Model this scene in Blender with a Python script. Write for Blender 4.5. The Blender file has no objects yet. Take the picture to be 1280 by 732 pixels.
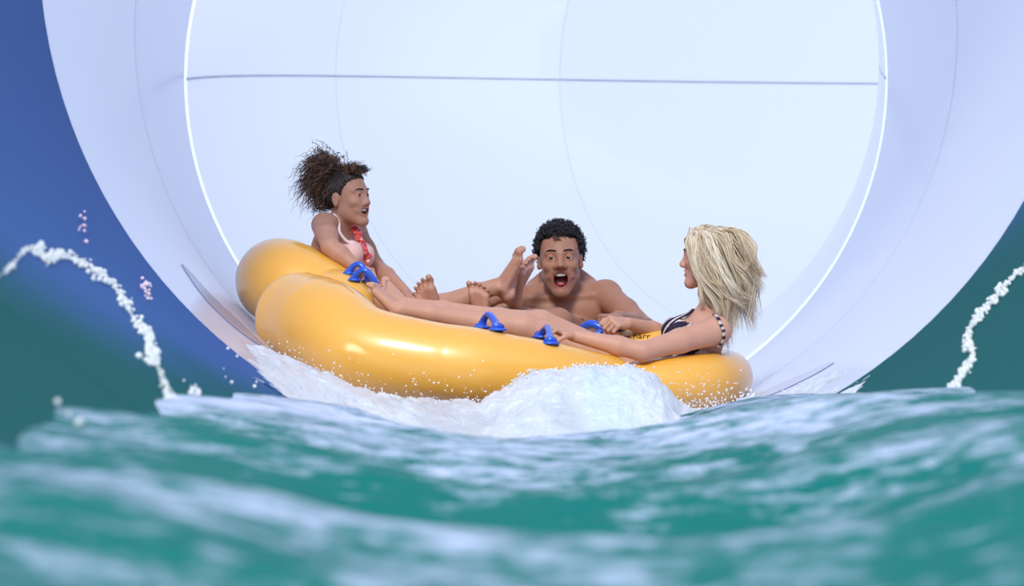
import bpy, math, random
import numpy as np
from mathutils import Vector
random.seed(7); RNG = np.random.RandomState(7)
SC = bpy.context.scene
COL = SC.collection
# ------------------------------------------------------------------ camera, world, sun, exposure
FPX = 3022.2            # 85 mm lens on a 36 mm sensor, 1280 px wide
VX, VY, CH = 596.0, 442.0, 0.348
cd = bpy.data.cameras.new('camera'); cam = bpy.data.objects.new('camera', cd); COL.objects.link(cam)
cam.location = (0, 0, CH); cam.rotation_euler = (math.pi / 2, 0, 0)
cd.lens = 85; cd.sensor_width = 36; cd.shift_x = (640 - VX) / 1280; cd.shift_y = (VY - 366) / 1280
cd.clip_start = .05; cd.clip_end = 200
cd.dof.use_dof = True; cd.dof.focus_distance = 9.1; cd.dof.aperture_fstop = 4.0
SC.camera = cam
w = bpy.data.worlds.new('sky'); SC.world = w; w.use_nodes = True
w.node_tree.nodes['Background'].inputs[0].default_value = (.74, .85, 1, 1)
w.node_tree.nodes['Background'].inputs[1].default_value = 1.35
sd = bpy.data.lights.new('sun', 'SUN'); sun = bpy.data.objects.new('sun', sd); COL.objects.link(sun)
sd.energy = 2.6; sd.angle = math.radians(14); sd.color = (1, .97, .92)
sun.rotation_euler = (math.radians(52), math.radians(-14), 0)
SC.view_settings.view_transform = 'Standard'; SC.view_settings.look = 'None'
SC.view_settings.exposure = 0.0; SC.view_settings.gamma = 1; SC.view_settings.use_curve_mapping = False
SC.cycles.max_bounces = 10; SC.cycles.diffuse_bounces = 6; SC.cycles.glossy_bounces = 4
SC.cycles.transmission_bounces = 6; SC.cycles.caustics_reflective = False; SC.cycles.caustics_refractive = False

# ------------------------------------------------------------------ helpers
def P(px, py, d): return np.array([(px - VX) / FPX * d, d, CH - (py - VY) / FPX * d])
AX, AZ, R = 0.269, 1.6, 1.6          # slide axis and radius
D1, D2 = 7.35, 11.04                 # mouth rim and bright joint
def wallpt(px, py, inset=.0):
    a = np.array([(px - VX) / FPX, -(py - VY) / FPX]); b = np.array([-AX, CH - AZ])
    A = a @ a; B = 2 * a @ b; C = b @ b - (R - inset) ** 2
    d = (-B + math.sqrt(B * B - 4 * A * C)) / (2 * A)
    return np.array([a[0] * d, d, CH + a[1] * d])
def wz(x):                            # height of the slide floor at x
    r = np.clip(R * R - (x - AX) ** 2, 0, None); return AZ - np.sqrt(r)
def tag(o, label=None, cat=None, group=None, kind=None):
    if label: o['label'] = label
    if cat: o['category'] = cat
    if group: o['group'] = group
    if kind: o['kind'] = kind
    return o
def empty(name, loc, **k):
    o = bpy.data.objects.new(name, None); COL.objects.link(o); o.location = loc; o.empty_display_size = .1
    return tag(o, **k)
def mesh(name, v, f, mat, parent=None, smooth=True, col=None):
    me = bpy.data.meshes.new(name)
    v = np.asarray(v, np.float32)
    if parent is not None:
        off = np.array(parent.location); p = parent.parent
        while p is not None: off = off + np.array(p.location); p = p.parent
        v = v - off.astype(np.float32)
    if isinstance(f, np.ndarray):
        n = f.shape[1]; me.vertices.add(len(v)); me.vertices.foreach_set('co', v.ravel())
        me.loops.add(f.size); me.loops.foreach_set('vertex_index', f.astype(np.int32).ravel())
        me.polygons.add(len(f)); me.polygons.foreach_set('loop_start', np.arange(0, f.size, n, dtype=np.int32))
        me.update(calc_edges=True); me.validate()
    else:
        me.from_pydata(v.tolist(), [], f); me.update()
    if smooth: me.polygons.foreach_set('use_smooth', np.ones(len(me.polygons), bool))
    if col is not None:
        a = me.color_attributes.new('Col', 'FLOAT_COLOR', 'POINT')
        c = np.ones((len(v), 4), np.float32); c[:, :3] = col; a.data.foreach_set('color', c.ravel())
    me.materials.append(mat)
    o = bpy.data.objects.new(name, me); COL.objects.link(o)
    if parent is not None: o.parent = parent
    return o
class Acc:
    def __init__(s): s.v = []; s.f = []; s.c = []; s.n = 0
    def add(s, v, f, c=None):
        v = np.asarray(v); s.v.append(v); s.f.append(np.asarray(f) + s.n); s.n += len(v)
        if c is not None: s.c.append(np.broadcast_to(np.asarray(c, float), (len(v), 3)))
    def build(s, name, mat, parent=None, smooth=True):
        return mesh(name, np.concatenate(s.v), np.concatenate(s.f), mat, parent, smooth, np.concatenate(s.c) if s.c else None)
def grid_faces(a, b, wrap=False):
    i = np.arange(a - 1)[:, None]; j = np.arange(b if wrap else b - 1)[None]
    j2 = (j + 1) % b
    return np.stack([i * b + j, i * b + j2, (i + 1) * b + j2, (i + 1) * b + j], -1).reshape(-1, 4)
def catmull(pts, n):
    p = np.asarray(pts, float); m = len(p)
    t = np.linspace(0, m - 1, n); i = np.clip(t.astype(int), 0, m - 2); u = (t - i)[:, None]
    g = lambda k: p[np.clip(i + k, 0, m - 1)]
    a, b, c, d = g(-1), g(0), g(1), g(2)
    return .5 * (2 * b + (c - a) * u + (2 * a - 5 * b + 4 * c - d) * u * u + (3 * b - a - 3 * c + d) * u ** 3)
def sweep(c, r, sides=12, flat=1.0, up0=(0, 0, 1), cap=False):
    """tube along c (n,3) with radius r (n,)"""
    c = np.asarray(c, float); n = len(c); r = np.broadcast_to(np.asarray(r, float), (n,))
    t = np.gradient(c, axis=0); t /= np.linalg.norm(t, axis=1)[:, None] + 1e-12
    up = np.array(up0, float); N = []
    for k in range(n):
        up = up - t[k] * (up @ t[k]); up /= np.linalg.norm(up) + 1e-12; N.append(up.copy())
    N = np.array(N); B = np.cross(t, N)
    a = np.linspace(0, 2 * np.pi, sides, endpoint=False)
    v = c[:, None] + r[:, None, None] * (np.cos(a)[None, :, None] * N[:, None] * flat + np.sin(a)[None, :, None] * B[:, None])
    v = v.reshape(-1, 3); f = grid_faces(n, sides, True)
    if cap:
        v = np.concatenate([v, c[:1], c[-1:]]); k = np.arange(sides); k2 = (k + 1) % sides
        A = len(v) - 2; e = (n - 1) * sides
        f = np.concatenate([f, np.stack([k2, k, np.full(sides, A), np.full(sides, A)], -1), np.stack([e + k, e + k2, np.full(sides, A + 1), np.full(sides, A + 1)], -1)])
    return v, f
def clean(f):                          # quads with a repeated corner stay valid after validate(); split capped tubes here
    return [tuple(dict.fromkeys(q)) for q in f.tolist()]
def capped(name, c, r, mat, parent=None, sides=12, flat=1.0, up0=(0, 0, 1), col=None):
    v, f = sweep(c, r, sides, flat, up0, True)
    return mesh(name, v, clean(f), mat, parent, True, None if col is None else np.broadcast_to(col, (len(v), 3)))
def sph(c, r, nu=8, nv=6, ax=(1, 1, 1)):
    u = np.linspace(0, 2 * np.pi, nu, endpoint=False); t = np.linspace(0.02, np.pi - .02, nv)
    v = np.stack([np.sin(t)[:, None] * np.cos(u), np.sin(t)[:, None] * np.sin(u), np.cos(t)[:, None] + 0 * u], -1).reshape(-1, 3)
    return np.array(c) + v * r * np.array(ax), grid_faces(nv, nu, True)
LAT = RNG.rand(64, 64, 64).astype(np.float32)
def vnoise(x, y, z=0.0):
    x, y, z = np.broadcast_arrays(np.asarray(x, float), np.asarray(y, float), np.asarray(z, float))
    xi, yi, zi = (np.floor(q).astype(int) for q in (x, y, z))
    sm = lambda t: t * t * (3 - 2 * t)
    u, v, q = sm(x - xi), sm(y - yi), sm(z - zi)
    g = lambda a, b, c: LAT[(xi + a) % 64, (yi + b) % 64, (zi + c) % 64]
    l = lambda a, b, t: a + (b - a) * t
    return l(l(l(g(0, 0, 0), g(1, 0, 0), u), l(g(0, 1, 0), g(1, 1, 0), u), v), l(l(g(0, 0, 1), g(1, 0, 1), u), l(g(0, 1, 1), g(1, 1, 1), u), v), q) * 2 - 1
def fbm(x, y, z=0.0, o=4):
    s = 0; a = 1.0; f = 1.0
    for k in range(o): s = s + a * vnoise(x * f + 17 * k, y * f + 5 * k, np.asarray(z) * f + 9 * k); a *= .5; f *= 2.03
    return s
def sstep(a, b, x): t = np.clip((x - a) / (b - a), 0, 1); return t * t * (3 - 2 * t)

# ------------------------------------------------------------------ materials
class NT:
    def __init__(s, name):
        s.m = bpy.data.materials.new(name); s.m.use_nodes = True; s.t = s.m.node_tree; s.t.nodes.clear()
        s.out = s.n('ShaderNodeOutputMaterial')
    def n(s, ty, **k):
        q = s.t.nodes.new(ty)
        for a, b in k.items(): setattr(q, a, b)
        return q
    def l(s, a, b): s.t.links.new(a, b)
def pbr(name, col, rough=.4, spec=.5, coat=0, sss=0, bump=0, bscale=60, attr=False, metal=0, trans=0, ior=1.45, cvar=0, sheen=0):
    k = NT(name); b = k.n('ShaderNodeBsdfPrincipled'); k.l(b.outputs[0], k.out.inputs[0])
    b.inputs['Base Color'].default_value = (*col, 1); b.inputs['Roughness'].default_value = rough
    b.inputs['Specular IOR Level'].default_value = spec; b.inputs['Coat Weight'].default_value = coat
    b.inputs['Coat Roughness'].default_value = .12; b.inputs['Metallic'].default_value = metal
    b.inputs['Transmission Weight'].default_value = trans; b.inputs['IOR'].default_value = ior
    if sss:
        b.inputs['Subsurface Weight'].default_value = sss; b.inputs['Subsurface Radius'].default_value = (.02, .008, .004)
        b.inputs['Subsurface Scale'].default_value = .5
    tc = k.n('ShaderNodeTexCoord'); src = None
    if attr:
        a = k.n('ShaderNodeAttribute', attribute_name='Col'); src = a.outputs['Color']; k.l(src, b.inputs['Base Color'])
    if cvar:
        nz = k.n('ShaderNodeTexNoise'); nz.inputs['Scale'].default_value = bscale * .2; nz.inputs['Detail'].default_value = 5
        k.l(tc.outputs['Object'], nz.inputs['Vector'])
        mr = k.n('ShaderNodeMapRange'); mr.inputs[3].default_value = 1 - cvar; mr.inputs[4].default_value = 1 + cvar
        k.l(nz.outputs[0], mr.inputs[0])
        mx = k.n('ShaderNodeMix', data_type='RGBA', blend_type='MULTIPLY'); mx.inputs[0].default_value = 1
        if src: k.l(src, mx.inputs[6])
        else: mx.inputs[6].default_value = (*col, 1)
        k.l(mr.outputs[0], mx.inputs[7]); k.l(mx.outputs[2], b.inputs['Base Color'])
    if bump:
        nz = k.n('ShaderNodeTexNoise'); nz.inputs['Scale'].default_value = bscale; nz.inputs['Detail'].default_value = 4
        k.l(tc.outputs['Object'], nz.inputs['Vector'])
        bp = k.n('ShaderNodeBump'); bp.inputs['Strength'].default_value = bump; bp.inputs['Distance'].default_value = .01
        k.l(nz.outputs[0], bp.inputs['Height']); k.l(bp.outputs[0], b.inputs['Normal'])
    return k.m
def shell_mat(name, col, tcol, tfac, rough=.12, gloss=.06):
    """gel-coated fibreglass that lets daylight through"""
    k = NT(name); d = k.n('ShaderNodeBsdfDiffuse'); t = k.n('ShaderNodeBsdfTranslucent'); g = k.n('ShaderNodeBsdfGlossy')
    d.inputs[0].default_value = (*col, 1); t.inputs[0].default_value = (*tcol, 1); g.inputs[0].default_value = (.9, .9, .9, 1); g.inputs[1].default_value = rough
    m = k.n('ShaderNodeMixShader'); m.inputs[0].default_value = tfac; k.l(d.outputs[0], m.inputs[1]); k.l(t.outputs[0], m.inputs[2])
    lw = k.n('ShaderNodeFresnel'); lw.inputs[0].default_value = 1.4
    mm = k.n('ShaderNodeMixShader'); k.l(m.outputs[0], mm.inputs[1]); k.l(g.outputs[0], mm.inputs[2])
    mu = k.n('ShaderNodeMath', operation='MULTIPLY'); k.l(lw.outputs[0], mu.inputs[0]); mu.inputs[1].default_value = gloss
    k.l(mu.outputs[0], mm.inputs[0]); k.l(mm.outputs[0], k.out.inputs[0])
    tc = k.n('ShaderNodeTexCoord'); nz = k.n('ShaderNodeTexNoise'); nz.inputs['Scale'].default_value = 2.2; nz.inputs['Detail'].default_value = 3
    k.l(tc.outputs['Object'], nz.inputs['Vector'])
    bp = k.n('ShaderNodeBump'); bp.inputs['Strength'].default_value = .15; bp.inputs['Distance'].default_value = .02
    k.l(nz.outputs[0], bp.inputs['Height']); k.l(bp.outputs[0], g.inputs['Normal'])
    return k.m
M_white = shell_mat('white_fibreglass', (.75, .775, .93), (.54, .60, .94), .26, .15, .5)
M_thin = None
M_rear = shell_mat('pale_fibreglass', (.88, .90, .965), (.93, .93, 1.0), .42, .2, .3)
M_seal = shell_mat('clear_seal', (.95, .97, 1), (1, 1, 1), .92, .3, .1)
def thin_gloss(k, b, fac, rough):
    g = k.n('ShaderNodeBsdfGlossy'); g.inputs[1].default_value = rough; f = k.n('ShaderNodeFresnel'); f.inputs[0].default_value = 1.33
    m = k.n('ShaderNodeMath', operation='MULTIPLY'); m.inputs[1].default_value = fac; k.l(f.outputs[0], m.inputs[0])
    x = k.n('ShaderNodeMixShader'); k.l(m.outputs[0], x.inputs[0]); k.l(b.outputs[0], x.inputs[1]); k.l(g.outputs[0], x.inputs[2]); k.l(x.outputs[0], k.out.inputs[0])
    return g, f
def front_mat():
    k = NT('blue_teal_fibreglass'); b = k.n('ShaderNodeBsdfDiffuse'); thin_gloss(k, b, .05, .3)
    g = k.n('ShaderNodeNewGeometry'); s = k.n('ShaderNodeSeparateXYZ'); k.l(g.outputs['Position'], s.inputs[0])
    nz = k.n('ShaderNodeTexNoise'); nz.inputs['Scale'].default_value = 1.3; nz.inputs['Detail'].default_value = 2; k.l(g.outputs['Position'], nz.inputs['Vector'])
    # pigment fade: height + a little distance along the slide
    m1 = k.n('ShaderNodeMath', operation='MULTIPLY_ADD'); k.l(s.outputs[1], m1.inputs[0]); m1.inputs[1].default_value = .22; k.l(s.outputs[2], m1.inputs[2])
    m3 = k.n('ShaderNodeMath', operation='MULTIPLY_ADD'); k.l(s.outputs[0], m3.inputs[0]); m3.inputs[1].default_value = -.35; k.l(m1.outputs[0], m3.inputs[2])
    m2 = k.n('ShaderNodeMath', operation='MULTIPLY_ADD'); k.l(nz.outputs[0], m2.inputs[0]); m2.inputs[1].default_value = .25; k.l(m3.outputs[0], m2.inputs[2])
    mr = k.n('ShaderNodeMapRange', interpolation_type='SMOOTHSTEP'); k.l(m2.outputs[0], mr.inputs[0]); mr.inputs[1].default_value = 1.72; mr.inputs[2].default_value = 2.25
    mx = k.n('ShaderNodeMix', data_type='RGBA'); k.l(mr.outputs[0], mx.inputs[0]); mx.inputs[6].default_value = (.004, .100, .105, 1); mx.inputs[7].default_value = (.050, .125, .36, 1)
    k.l(mx.outputs[2], b.inputs[0])
    return k.m
M_front = front_mat()
M_yellow = pbr('yellow_vinyl', (.86, .44, .06), .36, .7, coat=.6, bump=.06, bscale=14)
M_floor = pbr('raft_floor_vinyl', (.80, .42, .06), .5, bump=.1)
M_seam = pbr('welded_seam', (.66, .33, .05), .5, bump=.1)
M_blue = pbr('blue_plastic', (.02, .10, .62), .3, .5, coat=.3, bump=.05)
M_ink = pbr('black_print', (.02, .015, .012), .6, bump=.02)
M_skin = pbr('skin', (.5, .3, .2), .5, .35, sss=.12, attr=True, bump=.05, bscale=160, cvar=.05)
M_hair_dark = pbr('black_curls', (.02, .016, .018), .5, .5, attr=True, bump=.1)
M_hair = pbr('hair_strands', (.4, .3, .2), .45, .5, attr=True, bump=.1)
M_eye = pbr('eyeball', (.8, .8, .8), .12, .5, attr=True, bump=.01)
M_teeth = pbr('teeth', (.85, .82, .76), .25, .5, bump=.02)
M_tongue = pbr('tongue', (.50, .13, .12), .35, .5, bump=.1)
M_cloth = pbr('swim_fabric', (.5, .5, .5), .75, .2, attr=True, bump=.2, bscale=300)
M_band = pbr('white_band', (.75, .74, .85), .5, bump=.1)
M_drop = pbr('water_drop', (.95, .97, 1), .05, .6, bump=.02)
M_rubber = pbr('grey_gasket', (.45, .48, .62), .6, bump=.1)
def foam_mat():
    k = NT('white_water'); b = k.n('ShaderNodeBsdfPrincipled'); k.l(b.outputs[0], k.out.inputs[0])
    tc = k.n('ShaderNodeTexCoord')
    a = k.n('ShaderNodeAttribute', attribute_name='Col'); k.l(a.outputs['Color'], b.inputs['Base Color'])
    b.inputs['Roughness'].default_value = .3; b.inputs['Subsurface Weight'].default_value = .25
    b.inputs['Subsurface Radius'].default_value = (.02, .03, .035); b.inputs['Subsurface Scale'].default_value = 1
    mp = k.n('ShaderNodeMapping'); mp.inputs['Scale'].default_value = (1.0, .5, .7); k.l(tc.outputs['Object'], mp.inputs[0])
    nz = k.n('ShaderNodeTexNoise'); nz.inputs['Scale'].default_value = 42; nz.inputs['Detail'].default_value = 6; nz.inputs['Roughness'].default_value = .65; k.l(mp.outputs[0], nz.inputs['Vector'])
    bp = k.n('ShaderNodeBump'); bp.inputs['Strength'].default_value = .7; bp.inputs['Distance'].default_value = .02
    k.l(nz.outputs[0], bp.inputs['Height']); k.l(bp.outputs[0], b.inputs['Normal'])
    return k.m
M_foam = foam_mat()
def water_mat():
    k = NT('pool_water'); b = k.n('ShaderNodeBsdfDiffuse'); g_, f_ = thin_gloss(k, b, .22, .15)
    a = k.n('ShaderNodeAttribute', attribute_name='Col')     # r = foam amount
    tc = k.n('ShaderNodeTexCoord'); mp = k.n('ShaderNodeMapping'); mp.inputs['Scale'].default_value = (.8, 1.3, 1.0); k.l(tc.outputs['Object'], mp.inputs[0])
    nz = k.n('ShaderNodeTexNoise'); nz.inputs['Scale'].default_value = 15; nz.inputs['Detail'].default_value = 7; nz.inputs['Roughness'].default_value = .68; k.l(mp.outputs[0], nz.inputs['Vector'])
    sm = k.n('ShaderNodeSeparateColor'); k.l(a.outputs['Color'], sm.inputs[0])
    ad = k.n('ShaderNodeMath', operation='ADD'); k.l(sm.outputs[0], ad.inputs[0]); mm = k.n('ShaderNodeMath', operation='MULTIPLY_ADD'); k.l(nz.outputs[0], mm.inputs[0]); mm.inputs[1].default_value = 2.4; mm.inputs[2].default_value = -.70; k.l(mm.outputs[0], ad.inputs[1])
    mr = k.n('ShaderNodeMapRange'); k.l(ad.outputs[0], mr.inputs[0]); mr.inputs[1].default_value = .50; mr.inputs[2].default_value = 1.15
    mx = k.n('ShaderNodeMix', data_type='RGBA'); k.l(mr.outputs[0], mx.inputs[0]); mx.inputs[6].default_value = (.002, .155, .14, 1); mx.inputs[7].default_value = (.56, .62, .86, 1)
    k.l(mx.outputs[2], b.inputs[0])
    n2 = k.n('ShaderNodeTexNoise'); n2.inputs['Scale'].default_value = 16; n2.inputs['Detail'].default_value = 5; k.l(mp.outputs[0], n2.inputs['Vector'])
    bp = k.n('ShaderNodeBump'); bp.inputs['Strength'].default_value = .6; bp.inputs['Distance'].default_value = .02
    k.l(n2.outputs[0], bp.inputs['Height']); k.l(bp.outputs[0], b.inputs['Normal']); k.l(bp.outputs[0], g_.inputs['Normal']); k.l(bp.outputs[0], f_.inputs['Normal'])
    return k.m
M_water = water_mat()

# ------------------------------------------------------------------ the slide
RB = 4.0                                 # bend radius of the axis, turning towards +X
def axis(s):                             # s < D2: straight, beyond: arc length on the bend
    s = np.asarray(s, float); th = np.clip((s - D2) / RB, 0, None)
    x = AX + RB * (1 - np.cos(th)); y = np.where(s < D2, s, D2 + RB * np.sin(th))
    q = np.clip(th / (math.pi / 2), 0, 1.0); z = AZ + .6 * (1 - (1 - q) ** 2)
    return np.stack([x, y, z], -1), th
def tube_panel(name, s0, s1, a0, a1, mat, parent=None, gap=.004, gs=None, ns=14, na=48, lip=.035, rad=R):
    """a panel of the tube between stations s0..s1 and angles a0..a1 (0 = +X side, pi/2 = top) with out-turned flanges"""
    ga = gap / rad; gs = gap if gs is None else gs
    s = np.concatenate([[s0 + gs], np.linspace(s0 + gs, s1 - gs, ns), [s1 - gs]])
    a = np.concatenate([[a0 + ga], np.linspace(a0 + ga, a1 - ga, na), [a1 - ga]])
    r = np.full((len(s), len(a)), rad)
    r[0] += lip; r[-1] += lip; r[:, 0] += lip; r[:, -1] += lip
    c, th = axis(s); e = np.stack([np.cos(th), -np.sin(th), 0 * th], -1)      # sideways direction
    v = c[:, None] + r[..., None] * (np.cos(a)[None, :, None] * e[:, None] + np.sin(a)[None, :, None] * np.array([0, 0, 1.0]))
    o = mesh(name, v.reshape(-1, 3), grid_faces(len(s), len(a))[:, ::-1], mat, parent)
    for ed in (): pass
    m = o.modifiers.new('edge', 'EDGE_SPLIT'); m.split_angle = math.radians(50)
    return o
rot = .0
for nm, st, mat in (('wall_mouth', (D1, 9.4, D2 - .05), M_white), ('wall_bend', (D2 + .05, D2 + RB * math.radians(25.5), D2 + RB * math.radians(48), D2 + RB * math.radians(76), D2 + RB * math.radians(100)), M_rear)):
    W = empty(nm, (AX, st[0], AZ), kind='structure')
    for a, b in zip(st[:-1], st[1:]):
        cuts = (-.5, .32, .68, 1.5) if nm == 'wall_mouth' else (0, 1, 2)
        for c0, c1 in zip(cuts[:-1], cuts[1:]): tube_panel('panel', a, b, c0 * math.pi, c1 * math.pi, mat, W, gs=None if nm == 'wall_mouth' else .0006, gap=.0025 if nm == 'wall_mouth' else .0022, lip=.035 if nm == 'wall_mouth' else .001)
W = empty('trim_gasket', (AX, D1, AZ), kind='structure')
def ring_gasket(s0, hw, rad=R + .034):
    tube_panel('gasket', s0 - hw, s0 + hw, 0, 2 * math.pi, M_rubber if s0 < D2 else M_rear, W, gap=0, ns=2, na=96, lip=0, rad=rad if s0 < D2 else R + .004)
def long_gasket(s0, s1, a, rad=R + .004):
    tube_panel('gasket', s0, s1, a - .005, a + .005, M_rubber, W, gap=0, ns=24, na=3, lip=0, rad=rad)
for q in (D1, 9.4) + tuple(D2 + RB * math.radians(t) for t in (25.5, 48, 76)): ring_gasket(q, .02 if q < D2 else .004)
for q in (-.5, .32, .68): long_gasket(D1, D2 - .05, q * math.pi)
for q in (0, 1): long_gasket(D2 + .05, D2 + RB * math.radians(100), q * math.pi)
W = empty('trim_joint', (AX, D2, AZ), kind='structure')
for a0 in (0, math.pi):
    tube_panel('seal', D2 - .05, D2 + .05, a0, a0 + math.pi, M_seal, W, gap=.006, ns=3, na=64, lip=.0, rad=R + .002)
W = empty('wall_front', (AX, 2, AZ), kind='structure')
FR = R
for a, b in ((.8, 4.2), (4.2, D1)):
    tube_panel('panel', a, b, math.pi * 1.0, math.pi * 2.0, M_front, W, na=64, ns=20, rad=FR)
# ------------------------------------------------------------------ water
def pool_base(x, y):
    c = x - .12
    q = np.abs(c / .95) ** 2.0 * .30; z = .140 + .125 * np.tanh(q / .125)
    z = z - .085 * sstep(5.2, 7.2, y) * (1 - .55 * sstep(.35, .9, np.abs(c)))
    return z
def pool_wave(x, y):
    A = sstep(1.0, 2.2, y) * (1 - .45 * sstep(5.5, 7.3, y))
    yy = y + .12 * np.sin(x * 2.3 + .6) + .10 * vnoise(x * 1.7, y * .6)
    z = .026 * np.sin(yy * 2 * np.pi / 1.15 + 1.2) + .009 * np.sin(yy * 2 * np.pi / .47 + x * 2.1)
    z = z + .016 * fbm(x * 2.2, y * 1.9, 3.1, 3) + .0045 * fbm(x * 10, y * 7, 1.7, 3)
    return z * A * (1 - .6 * sstep(.4, .8, np.abs(x - .12)))
nx, ny = 380, 420
ys = 1.25 * (7.75 / 1.25) ** np.linspace(0, 1, ny); X = np.linspace(-1.15, 1.6, nx)
XX, YY = np.meshgrid(X, ys)
ZZ = pool_base(XX, YY) + pool_wave(XX, YY)
keep = ZZ > AZ - np.sqrt(np.clip(FR ** 2 - (XX - AX) ** 2, 0, None)) - .05
fo = .34 * fbm(XX * 1.6, YY * 3.6, 5.5, 4) + .06 + .42 * np.exp(-((YY - 5.4) / 1.1) ** 2) + .35 * sstep(6.2, 7.3, YY) * np.exp(-((XX - .2) / .9) ** 2)
F = grid_faces(ny, nx); kk = keep.ravel()[F].any(1)
used = np.unique(F[kk]); mp_ = np.full(nx * ny, -1); mp_[used] = np.arange(len(used))
Vw = np.stack([XX, YY, ZZ], -1).reshape(-1, 3)[used]
fc = np.zeros((len(used), 3)); fc[:, 0] = fo.ravel()[used]
wat = mesh('pool_water', Vw, mp_[F[kk]], M_water, None, True, fc)
tag(wat, 'rippling teal green water filling the bottom of the picture', 'water', kind='stuff')

# splash: white water heaped up in front of the raft
def splash_z(x, y):
    def px(xp, d=8.2): return (xp - VX) / FPX * d
    prof_x = [px(q) for q in (120, 300, 345, 400, 450, 500, 560, 600, 625, 650, 690, 740, 790, 815, 835, 850, 870, 905, 940, 990, 1100)]
    prof_y = [500, 430, 446, 466, 486, 497, 499, 499, 490, 476, 462, 458, 459, 470, 490, 505, 512, 509, 494, 497, 505]
    top = np.interp(x, prof_x, prof_y) + 0 * y
    zt = CH - (top - VY) / FPX * 8.2
    zb = .055 + .9 * np.clip(wz(x) - .04, 0, .5)
    t = sstep(7.0, 8.15, y)
    z = zb + np.clip(zt - zb, 0, 1) * t ** 1.3
    z = z + .011 * t * fbm(x * 9, y * 7, 2.2, 4) + .007 * fbm(x * 26, y * 14, .4, 3) * (.3 + .7 * t) + .01 * (1 - t) * fbm(x * 5, y * 5, 8, 3)
    zz = z - .02; a = (x - px(730)) / (zz + .16); r = np.hypot(x - px(730), zz)
    z = z + .016 * t * fbm(a * 5.5, r * 5 + y * 2, 7.7, 4) * np.clip(zt / .2, .3, 1)
    return np.maximum(z, 0.02)
nx, ny = 420, 190
X = np.linspace(-1.02, 1.22, nx); ys = np.linspace(6.9, 8.55, ny); XX, YY = np.meshgrid(X, ys)
ZZ = splash_z(XX, YY); ZZ = np.where(YY > 8.3, ZZ - (YY - 8.3) * .8, ZZ)
jit = .006 * fbm(XX * 40, YY * 40, 4.0, 2)
keep = ZZ > wz(XX) - .012
F = grid_faces(ny, nx); kk = keep.ravel()[F].any(1)
used = np.unique(F[kk]); mp_ = np.full(nx * ny, -1); mp_[used] = np.arange(len(used))
Vw = np.stack([XX + jit, YY + jit, ZZ], -1).reshape(-1, 3)[used]
cc = np.array([.74, .79, .86]) * (1 - .18 * sstep(-.1, .9, fbm(XX * 7, YY * 3, 6.0, 3))).ravel()[used][:, None] * np.ones(3)
g = sstep(.2, .8, np.exp(-((XX - .42) / .10) ** 2) * (1 - sstep(7.9, 8.2, YY))).ravel()[used][:, None]
cc = cc * (1 - g * .35) + np.array([.62, .86, .90]) * g * .35
tag(mesh('splash', Vw, mp_[F[kk]], M_foam, None, True, cc), 'heap of white frothing water thrown up in front of the yellow raft', 'splash', kind='stuff')
# thrown droplets and froth tufts along the crest
A = Acc()
def crest(px): return splash_z(np.array([(px - VX) / FPX * 8.25]), np.array([8.25]))[0]
for k in range(700):
    px = random.choice([random.uniform(620, 850), random.uniform(340, 1000), random.uniform(850, 945)]); d = random.uniform(8.1, 8.4)
    x = (px - VX) / FPX * d; z = splash_z(np.array([x]), np.array([d]))[0]
    r = random.uniform(.001, .0042); A.add(*sph((x, d, z + random.uniform(-.002, .012)), r, 6, 5), c=(.95, .97, 1))
for k in range(170):
    px = random.gauss(885, 30); py = 512 - abs(random.gauss(0, 20)); d = random.uniform(8.35, 8.55)
    A.add(*sph(P(px, py, d), random.uniform(.0015, .0042), 6, 5), c=(.95, .97, 1))
for k in range(120):
    px = random.uniform(330, 620); py = np.interp(px, [330, 400, 500, 620], [435, 470, 498, 495]) - abs(random.gauss(0, 16)); d = random.uniform(8.15, 8.3)
    A.add(*sph(P(px, py, d), random.uniform(.001, .0035), 6, 5), c=(.95, .97, 1))
for q, n, cq in (((103, 286), 10, (1, .72, .85)), ((180, 356), 14, (1, .75, .9)), ((190, 370), 8, (1, .8, .9)), ((243, 490), 14, (.9, .93, 1))):  # sunlit glints on the wall, put into the pink tint of these drops
    for k in range(n):
        p = wallpt(q[0] + random.gauss(0, 5), q[1] + random.gauss(0, 7), .01)
        A.add(*sph(p, random.uniform(.002, .0065), 6, 5), c=cq)
for q, n in (((300, 470), 9), ((345, 515), 12), ((110, 520), 6)):
    for k in range(n):
        p = wallpt(q[0] + random.gauss(0, 18), q[1] + random.gauss(0, 14), .02)
        A.add(*sph(p, random.uniform(.002, .006), 6, 5), c=(.95, .97, 1))
tag(A.build('spray', M_foam), 'fine white drops of spray flying around the front of the raft, a few tinted pink as sunlit glints on the wall', 'spray', kind='stuff')
# foam edges of the water running up the coloured wall
def foam_line(pts, wd, label, seed):
    rr = random.Random(seed); A = Acc(); c = catmull(pts, 130)
    for k, (x, y, wr) in enumerate(c):
        wr = wr * (.75 + .55 * float(vnoise(k * .22, seed)))
        for q in range(7):
            p = wallpt(x + rr.gauss(0, wr * .5), y + rr.gauss(0, wr * .45), .004)
            s = p[1] / FPX * wr * rr.uniform(.12, .62); A.add(*sph(p, s, 7, 6, (1, 1.6, 1)), c=(.9, .96, .97))
    return tag(A.build('foam_edge', M_foam), label, 'foam', kind='stuff')
foam_line([(-12, 352, 5), (12, 335, 6), (30, 314, 7), (48, 312, 7), (58, 325, 6), (72, 317, 7), (95, 324, 7), (118, 338, 8), (142, 356, 7), (158, 380, 7), (172, 404, 6), (186, 420, 7), (188, 438, 9), (196, 455, 8), (205, 476, 7), (213, 498, 5)], 1, 'white foam line zigzagging down the teal wall at the left', 3)
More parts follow.
